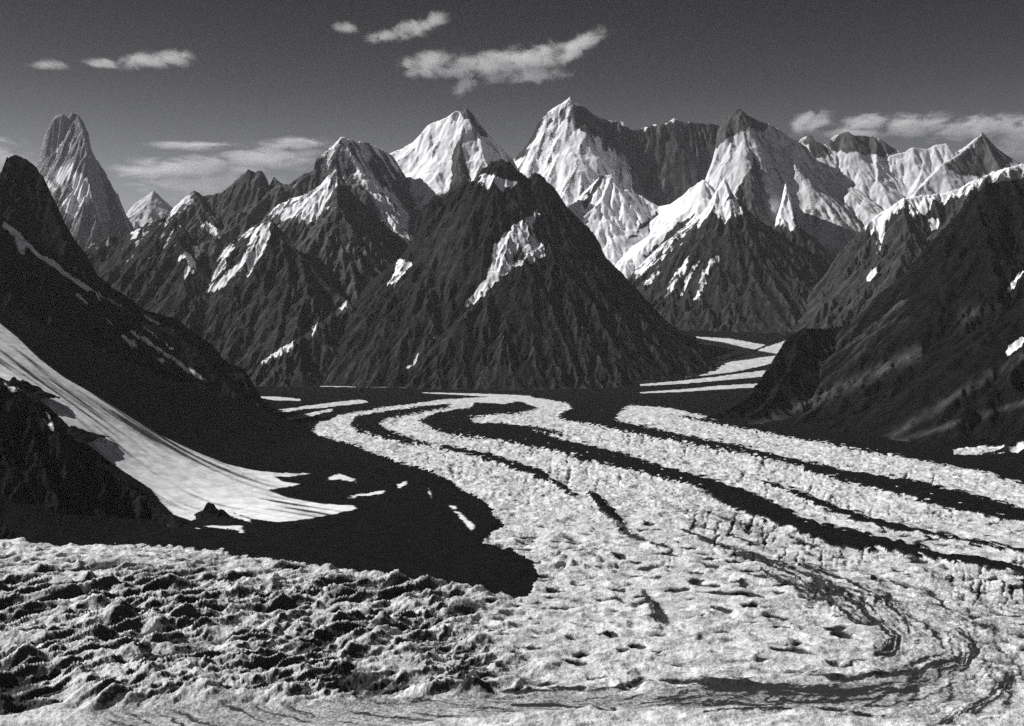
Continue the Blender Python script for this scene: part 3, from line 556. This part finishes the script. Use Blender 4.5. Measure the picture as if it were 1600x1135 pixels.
# ------------------------------------------------------------------ the glacier
def glacier():
    d = [900.0]
    while d[-1] < 13500: d.append(d[-1] * 1.0019 if d[-1] < 8200 else d[-1] * 1.0035)
    d = np.array(d); ta = np.linspace(-0.9, 0.9, 1800)
    Y = np.repeat(d[:, None], len(ta), 1); X = Y * ta[None]
    H0 = floor_z(Y, X)
    px, py = proj(X, Y, H0)
    k = np.clip(Y / 1600, .7, 4)                                           # edge raggedness
    w1 = fbm(X / 55, Y / 55, 4, 401, .6); w2 = fbm(X / 55, Y / 55, 4, 402, .6); w3 = fbm(X / 14, Y / 20, 3, 403)
    tee = np.abs(pn(X / 34, Y / 60, 404)) * sstep(600, 700, py); qx = px + 9 * w1 + 4 * w3; qy = py + 5 * w2 * np.clip((py - 560) / 150, .25, 1.3) + 2.6 * w3 * np.clip((py - 560) / 150, .1, 1) + 9 * tee
    DARK = [
        # inner loop and its long tail
        [(545, 668), (560, 652), (600, 646), (660, 637), (705, 633), (700, 640), (660, 646), (610, 655), (590, 665), (610, 678), (640, 688), (676, 697), (676, 701), (640, 696), (600, 688), (560, 678)],
        [(686, 698), (738, 708), (795, 722), (845, 740), (880, 762), (905, 785), (892, 782), (855, 756), (795, 733), (738, 718), (690, 708)],
        [(915, 772), (930, 775), (955, 800), (980, 828), (965, 825), (935, 800)],
        # main medial moraine
        [(655, 660), (680, 648), (735, 640), (740, 630), (790, 634), (810, 628), (840, 640), (812, 648), (770, 652), (733, 656), (740, 664), (800, 668), (860, 684), (925, 702), (1013, 727), (1110, 752), (1180, 780), (1250, 812), (1285, 824), (1340, 837), (1395, 848), (1463, 868), (1533, 876), (1600, 893), (1800, 930), (1800, 960),
         (1600, 906), (1480, 882), (1392, 864), (1305, 855), (1200, 818), (1146, 800), (1086, 765), (1040, 752), (960, 735), (900, 720), (850, 708), (780, 690), (700, 682), (672, 674)],
        # thin line in the third ice stream
        strip([(1180, 752, 0.5), (1220, 766, 3), (1290, 795, 5), (1360, 818, 6), (1400, 828, 4), (1480, 845, 3), (1600, 868, 2), (1800, 900, 2)]),
        # upper medial moraine
        [(868, 652), (890, 642), (900, 634), (985, 632), (966, 648), (962, 662), (1010, 672), (1080, 688), (1150, 700), (1250, 724), (1350, 744), (1425, 756), (1500, 774), (1600, 800), (1800, 850), (1800, 880), (1600, 822), (1500, 806), (1430, 786), (1340, 762), (1290, 747), (1180, 716), (1090, 702), (1040, 690), (980, 680), (930, 668), (885, 660)],
        strip([(760, 664, 1), (800, 668, 2), (850, 676, 3), (880, 683, 1)]), strip([(1060, 654, 1), (1120, 664, 3), (1200, 676, 3), (1240, 683, 1)]),
        # gap between the rear lateral patches
        ]
    FARICE = [  # streaks on the flat at the foot of the pyramids and up the far branch
        strip([(405, 621, 1), (430, 623, 3), (470, 625, 1.5)]), strip([(425, 644, 2), (480, 637, 3), (560, 628, 3.5), (575, 628, 1)]), strip([(437, 657, 1), (470, 651, 2.5), (520, 641, 2)]),
        strip([(500, 604, .5), (620, 604.5, 1.2), (760, 605, 1.3), (840, 604, .6)]), strip([(660, 614, .7), (720, 616, 1.5), (790, 619, 2.5), (830, 620, 1.2)]),
        strip([(870, 602, 1), (960, 598, 2.5), (1040, 588, 5), (1100, 579, 8), (1150, 570, 11), (1195, 557, 14), (1240, 543, 15)]),
        strip([(1000, 602, 1.5), (1060, 598, 2.5), (1120, 592, 3.5), (1200, 583, 5)]),
        strip([(1000, 614, 1), (1060, 611, 2), (1120, 606, 3), (1190, 602, 3)]),
        [(1087, 526), (1140, 529), (1196, 539), (1170, 551), (1117, 565), (1100, 562), (1140, 553), (1150, 547), (1115, 541), (1090, 538)],
        strip([(1490, 705, 3), (1520, 704, 5), (1560, 700, 7), (1600, 697, 9), (1700, 690, 12)]),
        strip([(395, 603, .5), (440, 603, 1), (480, 603, .5)]),
        ]
    ice = inside(ICE, qx, qy)
    far = np.zeros(ice.shape, bool)
    for pl in FARICE: far |= inside(pl, px + 3 * w1, py + 1.0 * w2)
    dk = np.zeros(ice.shape, np.int32)
    for i, pl in enumerate(DARK): dk[inside(pl, qx, qy)] = i + 1
    I = ((ice & (dk == 0)) | far)
    If = blur(I.astype(np.float32), 3)
    def strand(pts):
        q = np.array(pts, float); best = np.full(px.shape, 1e9); sp = np.zeros(px.shape); hw = np.ones(px.shape); acc = 0
        for i in range(len(q) - 1):
            dx, dy = q[i + 1, :2] - q[i, :2]; l2 = dx * dx + dy * dy
            t = np.clip(((px - q[i, 0]) * dx + (py - q[i, 1]) * dy) / l2, 0, 1)
            ex, ey = px - q[i, 0] - t * dx, py - q[i, 1] - t * dy; d_ = np.hypot(ex, ey); m = d_ < best
            best = np.where(m, d_, best); sp = np.where(m, acc + t * math.sqrt(l2), sp); hw = np.where(m, q[i, 2] + t * (q[i + 1, 2] - q[i, 2]), hw)
            sg = np.sign(dx * (py - q[i, 1]) - dy * (px - q[i, 0]))
            if i == 0: side_ = sg
            side_ = np.where(m, sg, side_); acc += math.sqrt(l2)
        return best * side_, sp, hw
    m2, m2s, _h = strand([(660, 668, 1), (735, 668, 1), (850, 692, 1), (1000, 728, 1), (1120, 762, 1), (1250, 818, 1), (1400, 855, 1), (1600, 895, 1), (1900, 950, 1)])
    # --- relief
    th = math.radians(32)
    def rot(a): return X * math.cos(a) + Y * math.sin(a), -X * math.sin(a) + Y * math.cos(a)
    wa = 30 * fbm(X / 160, Y / 160, 3, 411); wb = 30 * fbm(X / 160, Y / 160, 3, 412)
    u, v = rot(math.radians(30)); u = u + wa; v = v + wb
    A_fg = sstep(900, 640, px - (py - 900) * 0.3) * sstep(1110, 1085, py + (px - 300) * 0.03) * sstep(838, 930, py)        # rough ground, lower left
    seam = 1106 - np.clip(px - 130, 0, 2000) * 0.034
    strp = sstep(-8, 6, py - seam) * sstep(1600, 1300, px)                                                                  # smooth trough
    strp = strp * sstep(95, 175, px + 10 * w1)
    strp = strp * sstep(0, 16, (1142 - np.clip((px - 640) / 8, 0, 30) + 8 * pn(px / 90, py * 0, 9) - py))
    bump_big = ridged(u / 210, v / 54, 5, 420, .50)
    bump_med = ridged(u / 46, v / 22, 4, 430, .6)
    u2, v2 = rot(math.radians(-8)); pit = ridged((u2 + wa) / 80, (v2 + wb) / 70, 4, 440, .55); hol = np.clip(pn((u2 + wa) / 46, (v2 + wb) / 28, 445) - .235, 0, 1) * (1 - strp) * np.clip(.7 + 1.2 * pn(X / 260, Y / 260, 446), .1, 1.5) * sstep(1078, 1040, py); scale_ = ridged((u2 + 2 * wa) / 85, (v2 + wb) / 60, 4, 447, .5); sw = sstep(1120, 900, px) * sstep(950, 880, py)
    spik = ridged(X / 30 + w1, Y / 42 + w2, 4, 450, .6)
    farz = sstep(870, 760, py)
    pinn = np.clip(pn(u / 60, v / 48, 461), 0, 1) ** 1.5
    h = A_fg * (33 * (bump_big - .45) + 11 * (bump_med - .4) + 26 * pinn)
    mid = (1 - A_fg) * (1 - strp) * (1 - farz)
    rip = ridged((u2 + wa) / 75, (v2 + wb) / 30, 3, 448, .5)
    h = h + mid * (7 * (pit - .5) + 7 * (rip - .5) + 2.2 * (bump_med - .4) + sw * 13 * (scale_ - .5) - 24 * hol)
    h = h + farz * (7.5 * (spik - .4) + 9 * (pit - .4) + 9 * fbm(X / 130, Y / 170, 3, 455) + 2.5 * w3) * sstep(600, 660, py) + farz * 6 * w1 * .5
    tt = rot(math.radians(4))
    h = h + strp * (1.4 * fbm(tt[0] / 300, tt[1] / 9, 3, 470) - 4.0)
    h = h + 0.9 * fbm(X / 9, Y / 9, 3, 480) * (1 - .7 * strp)
    # medial moraines stand up as low rubble ridges; the ice is crested beside them
    dkf = blur((dk > 0).astype(np.float32), 4)
    h = h * (1 - .75 * dkf) + 9 * dkf + 2.0 * dkf * fbm(X / 16, Y / 16, 3, 490)
    dbr = ~(ice | far); dbf = blur(dbr.astype(np.float32), 4)
    fsm = sstep(640, 610, py); h = h * (1 - .8 * fsm)
    h = h * (1 - .85 * dbf) + 2.5 * dbf * fbm(X / 50, Y / 50, 4, 495)
    # broad swell of the glacier tongue
    h = h + 10 * fbm(X / 500, Y / 500, 2, 500) * sstep(600, 700, py)
    h0_ = h
    cr_ = np.clip(pn(m2s / 6.5 + 1.1 * w1, m2 / 26 + .6 * w2, 551) - .16, 0, 1) * sstep(-.25, .35, pn(X / 330, Y / 420, 552)) * sstep(985, 900, py) * sstep(625, 680, py) * (1 - A_fg) * (1 - .9 * sstep(1130, 980, px) * sstep(740, 800, py)) * If
    h = h - 12 * cr_
    H = H0 + h
    # --- dirt and painted-in shade darken the hollows; dirt along the flow lines
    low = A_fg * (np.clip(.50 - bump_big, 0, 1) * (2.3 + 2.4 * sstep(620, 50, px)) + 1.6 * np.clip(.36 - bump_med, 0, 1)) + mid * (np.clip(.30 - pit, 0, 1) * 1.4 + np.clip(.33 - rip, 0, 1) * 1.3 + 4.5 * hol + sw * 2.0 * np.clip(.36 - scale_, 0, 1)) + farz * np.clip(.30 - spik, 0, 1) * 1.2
    # soft dirt bands folded round the bend: strands of debris carried along the flow
    soft_dirt = np.zeros(px.shape)
    for bi, pts_ in enumerate([
        [(1150, 862, 3), (1190, 876, 7), (1240, 895, 11), (1290, 918, 11), (1340, 945, 10), (1375, 972, 10), (1398, 996, 11), (1390, 1012, 10), (1370, 1020, 6)],
        [(1190, 892, 4), (1250, 918, 9), (1300, 945, 9), (1340, 968, 5)],
        [(1060, 828, 1), (1120, 850, 3), (1180, 872, 3)], [(1250, 880, 2), (1320, 905, 4), (1375, 935, 5), (1415, 970, 5), (1420, 985, 2)],
        [(1060, 1073, 1), (1120, 1073, 3), (1180, 1076, 4), (1260, 1080, 5), (1340, 1078, 4), (1400, 1073, 1)], [(980, 1064, 1), (1060, 1066, 4), (1200, 1071, 3)],
        [(1330, 1062, 2), (1400, 1052, 4), (1460, 1042, 6), (1505, 1030, 6), (1526, 1014, 7), (1520, 1000, 4), (1495, 980, 2)], [(1370, 1058, 2), (1430, 1048, 5), (1480, 1032, 4)],
        [(1470, 1125, 2), (1520, 1102, 8), (1560, 1078, 10), (1580, 1050, 5)], [(1100, 1112, 2), (1200, 1108, 4), (1300, 1112, 4), (1380, 1120, 3)], [(800, 1098, 1), (880, 1100, 4), (960, 1104, 2)],
        [(940, 800, 5), (985, 835, 3), (1050, 858, 2)], [(1005, 925, 4), (1022, 950, 9), (1036, 972, 6)], [(700, 1082, 1), (850, 1078, 2), (1000, 1070, 2)]]):
        dd_, sp_, hw_ = strand(pts_)
        hw_ = hw_ * (1 + .5 * pn(sp_ / 35, sp_ * 0 + bi, 600 + bi))
        k_ = np.exp(-(dd_ / (hw_ * 1.15 + .5)) ** 2)
        st_ = fbm(dd_ / 5.0 + 1.2 * w1, sp_ / 70, 4, 620 + bi, .65)
        soft_dirt = np.maximum(soft_dirt, k_ * np.clip(.55 + 2.3 * st_, 0, 1.25))
    md, ms, _h = strand([(300, 1098, 1), (600, 1086, 1), (1000, 1076, 1), (1300, 1070, 1), (1430, 1050, 1), (1500, 1020, 1), (1490, 980, 1), (1430, 935, 1), (1340, 890, 1), (1200, 845, 1), (1080, 800, 1)])
    flow_w = np.exp(-(md / (50 + 35 * sstep(1350, 1550, px))) ** 2) * sstep(900, 1200, px)
    flow_l = fbm(md / 9 + 1.2 * w1, ms / 160, 4, 640, .65)
    # flow lines follow the bend
    cx, cy = P(800, 1010, 1569)[:2]
    rr = np.hypot((X - cx) * 0.72, (Y - cy) * 1.0)
    lines = fbm(rr / 9 + 1.5 * w1, np.arctan2(Y - cy, X - cx) * 2.2, 4, 510, .65)
    lz = np.clip(strp + sstep(1330, 1450, px) * sstep(860, 960, py) * (1 - strp), 0, 1)
    band_l = fbm(m2 / 7 + .8 * w1, m2s / 150, 4, 660, .62) * sstep(1010, 900, py) * sstep(610, 660, py) * (1 - A_fg)
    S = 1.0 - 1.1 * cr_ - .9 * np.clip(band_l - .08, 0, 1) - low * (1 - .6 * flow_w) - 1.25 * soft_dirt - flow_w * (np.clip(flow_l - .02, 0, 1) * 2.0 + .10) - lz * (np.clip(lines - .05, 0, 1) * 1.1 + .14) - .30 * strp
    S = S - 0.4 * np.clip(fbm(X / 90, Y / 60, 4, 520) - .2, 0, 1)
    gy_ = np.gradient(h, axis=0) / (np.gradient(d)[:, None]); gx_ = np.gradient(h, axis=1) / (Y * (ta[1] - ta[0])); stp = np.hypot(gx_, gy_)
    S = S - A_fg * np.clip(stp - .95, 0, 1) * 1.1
    S = np.where(I, S, -.45 + 3.2 * np.clip(pn(X / 22, Y / 34, 531) - .5, 0, 1) * (dk > 0)); S = np.where(far, .8, S)
    fI = I[:-1, :-1]; fD = (dk[:-1, :-1] > 0) & ~fI; fR = ~fI & ~fD
    at = dict(snow=S, tone=np.ones(S.shape))
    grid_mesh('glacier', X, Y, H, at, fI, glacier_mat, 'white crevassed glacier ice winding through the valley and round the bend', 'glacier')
    names = {4: 'broad black medial moraine running the whole length of the glacier', 6: 'upper black moraine band nearest the right-hand mountainside', 1: 'black moraine loop at the left bend of the far ice stream',
             2: 'black tail of the inner moraine fading into the ice', 3: 'short black rubble heap in the middle of the glacier', 5: 'thin dark rubble line between the two broad black moraines'}
    dd = dk[:-1, :-1]
    for i in range(1, 7):
        mk = fD & (dd == i)
        if mk.any(): grid_mesh('moraine', X, Y, H, at, mk, ROCKD, names[i], 'moraine', group='dark moraine bands on the ice')
    mk = fD & (dd > 6)
    if mk.any(): grid_mesh('moraine', X, Y, H, at, mk, ROCKD, 'narrow black rubble streaks beside the rear moraine bands', 'moraine', group='dark moraine bands on the ice')
    grid_mesh('valley_ground', X, Y, H, at, fR, ROCKD, 'dark rubble-covered valley floor beside the white ice', 'valley floor')

def ice_material():
    m, t, b = nodes('glacier_ice')
    tc = N(t, 'ShaderNodeTexCoord').outputs['Object']
    a = N(t, 'ShaderNodeAttribute'); a.attribute_name = 'snow'; sa = a.outputs['Fac']
    n1 = noise_tex(t, 1 / 5.0, 5, 0.68, tc); n2 = noise_tex(t, 1 / 40, 5, 0.65, tc)
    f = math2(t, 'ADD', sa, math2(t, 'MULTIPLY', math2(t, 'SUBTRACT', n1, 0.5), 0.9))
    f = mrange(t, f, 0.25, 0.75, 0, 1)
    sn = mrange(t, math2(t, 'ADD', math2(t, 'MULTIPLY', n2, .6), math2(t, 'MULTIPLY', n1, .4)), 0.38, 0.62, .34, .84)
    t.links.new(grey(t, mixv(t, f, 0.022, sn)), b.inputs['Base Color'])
    b.inputs['Roughness'].default_value = 0.7; b.inputs['Specular IOR Level'].default_value = 0.25
    bp = N(t, 'ShaderNodeBump'); bp.inputs['Strength'].default_value = 1.0; bp.inputs['Distance'].default_value = 1.0
    t.links.new(math2(t, 'MULTIPLY', n1, 3.0), bp.inputs['Height']); t.links.new(bp.outputs[0], b.inputs['Normal'])
    return m
glacier_mat = ice_material()
glacier()

# bedrock sheet reaching the horizon, below everything
n = 60
gx, gy = np.meshgrid(np.linspace(-19500, 19500, n), np.linspace(-5500, 26500, n))
grid_mesh('ground', gx, gy, np.full(gx.shape, -26.0), dict(snow=np.full(gx.shape, -.5), tone=np.ones(gx.shape)), np.ones((n - 1, n - 1), bool), ROCKM, 'dark bedrock under the ice and out to the horizon', 'ground')

# ------------------------------------------------------------------ clouds (soft volumes far behind the peaks)
def cloud(label, blobs, Y, dens, seed, depth=750, thr=.24, nscale=5.0, stretch=2.0):
    """blobs: (px, py, half width px, half height px, tilt deg)"""
    pts = [P(b[0], b[1], Y) for b in blobs]; s = Y / F
    x0 = min(p[0] - b[2] * s * 1.15 for p, b in zip(pts, blobs)); x1 = max(p[0] + b[2] * s * 1.15 for p, b in zip(pts, blobs))
    z0 = min(p[2] - (b[3] + b[2] * abs(math.sin(math.radians(b[4])))) * s * 1.2 for p, b in zip(pts, blobs)); z1 = max(p[2] + (b[3] + b[2] * abs(math.sin(math.radians(b[4])))) * s * 1.2 for p, b in zip(pts, blobs))
    cx, cz = (x0 + x1) / 2, (z0 + z1) / 2; hx, hz = (x1 - x0) / 2, (z1 - z0) / 2
    me = bpy.data.meshes.new('cloud')
    import bmesh
    bm = bmesh.new(); bmesh.ops.create_cube(bm, size=2)
    bmesh.ops.bevel(bm, geom=bm.edges[:], offset=.25, segments=3, affect='EDGES')
    for v in bm.verts: v.co = (v.co.x * hx, v.co.y * depth, v.co.z * hz)
    bm.to_mesh(me); bm.free()
    o = bpy.data.objects.new('cloud', me); COL.objects.link(o); o.location = (cx, Y, cz)
    o['label'] = label; o['category'] = 'cloud'; o['kind'] = 'stuff'; o['group'] = 'clouds'
    m = bpy.data.materials.new('cloud_vapour'); m.use_nodes = True; t = m.node_tree; t.nodes.clear()
    out = N(t, 'ShaderNodeOutputMaterial'); pv = N(t, 'ShaderNodeVolumePrincipled')
    t.links.new(pv.outputs[0], out.inputs['Volume'])
    tc = N(t, 'ShaderNodeTexCoord').outputs['Object']
    nz = N(t, 'ShaderNodeTexNoise'); nz.inputs['Scale'].default_value = nscale / (60 * s); nz.inputs['Detail'].default_value = 7; nz.inputs['Roughness'].default_value = .72; nz.inputs['Distortion'].default_value = .6
    mp = N(t, 'ShaderNodeMapping'); mp.inputs['Scale'].default_value = (1 / stretch, .22, 1); mp.inputs['Location'].default_value = (seed * 1000.0, 0, 0)
    mp.inputs['Rotation'].default_value = (0, math.radians(-blobs[0][4]) * .8, 0)
    t.links.new(tc, mp.inputs[0]); t.links.new(mp.outputs[0], nz.inputs['Vector'])
    tot = None
    for p, b in zip(pts, blobs):
        mq = N(t, 'ShaderNodeMapping'); mq.vector_type = 'TEXTURE'
        mq.inputs['Location'].default_value = (p[0] - cx, 0, p[2] - cz); mq.inputs['Rotation'].default_value = (0, math.radians(-b[4]), 0)
        mq.inputs['Scale'].default_value = (b[2] * s * 1.12, depth * .9, b[3] * s * 1.2)
        t.links.new(tc, mq.inputs[0])
        ln = N(t, 'ShaderNodeVectorMath', operation='LENGTH'); t.links.new(mq.outputs[0], ln.inputs[0])
        r = mrange(t, ln.outputs['Value'], 1.0, 0.1, 0, 1)
        tot = r if tot is None else math2(t, 'MAXIMUM', tot, r)
    # noise eats the rim first
    dn = math2(t, 'ADD', math2(t, 'MULTIPLY', tot, .8), math2(t, 'MULTIPLY', math2(t, 'SUBTRACT', nz.outputs[0], .5), 2.1))
    dn = mrange(t, dn, thr, thr + .5, 0, 1)
    dn = math2(t, 'MULTIPLY', dn, mrange(t, tot, 0, .55, 0, 1))
    t.links.new(math2(t, 'MULTIPLY', dn, dens), pv.inputs['Density'])
    pv.inputs['Color'].default_value = (.98, .985, 1, 1); pv.inputs['Anisotropy'].default_value = .2
    me.materials.append(m)
    m.cycles.volume_sampling = 'MULTIPLE_IMPORTANCE'
    return o
CY = 30000
cloud('long white cloud with an upswept right end in the middle of the sky', [(670, 97, 62, 22, 8), (760, 102, 110, 18, 0), (830, 92, 110, 26, 10), (905, 72, 75, 18, 30), (820, 118, 90, 16, 3), (725, 135, 30, 14, 30), (700, 112, 90, 14, 0), (780, 92, 130, 14, 5)], CY, .0022, 1)
cloud('small feathery cloud above the long one', [(650, 44, 60, 17, 16), (680, 32, 30, 15, 20), (600, 56, 40, 10, 8)], CY, .0016, 2)
cloud('lens-shaped small cloud high at left', [(235, 94, 70, 15, 6), (270, 90, 45, 15, 0), (165, 100, 40, 8, 0)], CY, .0016, 3)
cloud('faint scrap of cloud at the far left above the granite tower', [(75, 101, 38, 8, 0)], CY, .0012, 4)
cloud('faint tiny cloud left of the feathery one', [(540, 44, 28, 8, 0)], CY, .0014, 5)
cloud('low streaky cloud bank behind the middle-left range', [(290, 262, 150, 26, 3), (420, 250, 130, 26, 2), (460, 224, 80, 12, 0), (300, 228, 90, 9, 0), (330, 290, 160, 24, 0)], 42000, .0017, 6, stretch=4)
cloud('low cloud behind the black peak at the left edge', [(0, 262, 90, 52, -20), (-60, 240, 120, 50, 0)], 42000, .0012, 7, stretch=3)
cloud('torn cloud streaming along the skyline at right', [(1265, 192, 48, 20, 15), (1350, 192, 60, 18, 8), (1430, 196, 80, 24, 3), (1530, 200, 110, 24, 8), (1600, 205, 80, 30, 0), (1600, 232, 60, 20, 0), (1330, 210, 80, 14, 0)], 42000, .0024, 8, stretch=2.5)

# ------------------------------------------------------------------ haze
import bmesh
me = bpy.data.meshes.new('haze'); bm = bmesh.new(); bmesh.ops.create_cube(bm, size=1)
for v in bm.verts: v.co = (v.co.x * 40000, v.co.y * 33000 + 10500, -30 if v.co.z < 0 else 4150)
bm.to_mesh(me); bm.free()
hz = bpy.data.objects.new('haze', me); COL.objects.link(hz); hz['kind'] = 'stuff'; hz['label'] = 'thin pale mountain air between the near slopes and the far peaks'; hz['category'] = 'haze'

hm = bpy.data.materials.new('mountain_air'); hm.use_nodes = True; ht = hm.node_tree; ht.nodes.clear()
ho = ht.nodes.new('ShaderNodeOutputMaterial'); hv = ht.nodes.new('ShaderNodeVolumePrincipled')
hv.inputs['Color'].default_value = (.93, .95, 1, 1); hv.inputs['Density'].default_value = 0.0000042; hv.inputs['Anisotropy'].default_value = 0.1
ht.links.new(hv.outputs[0], ho.inputs['Volume']); me.materials.append(hm)
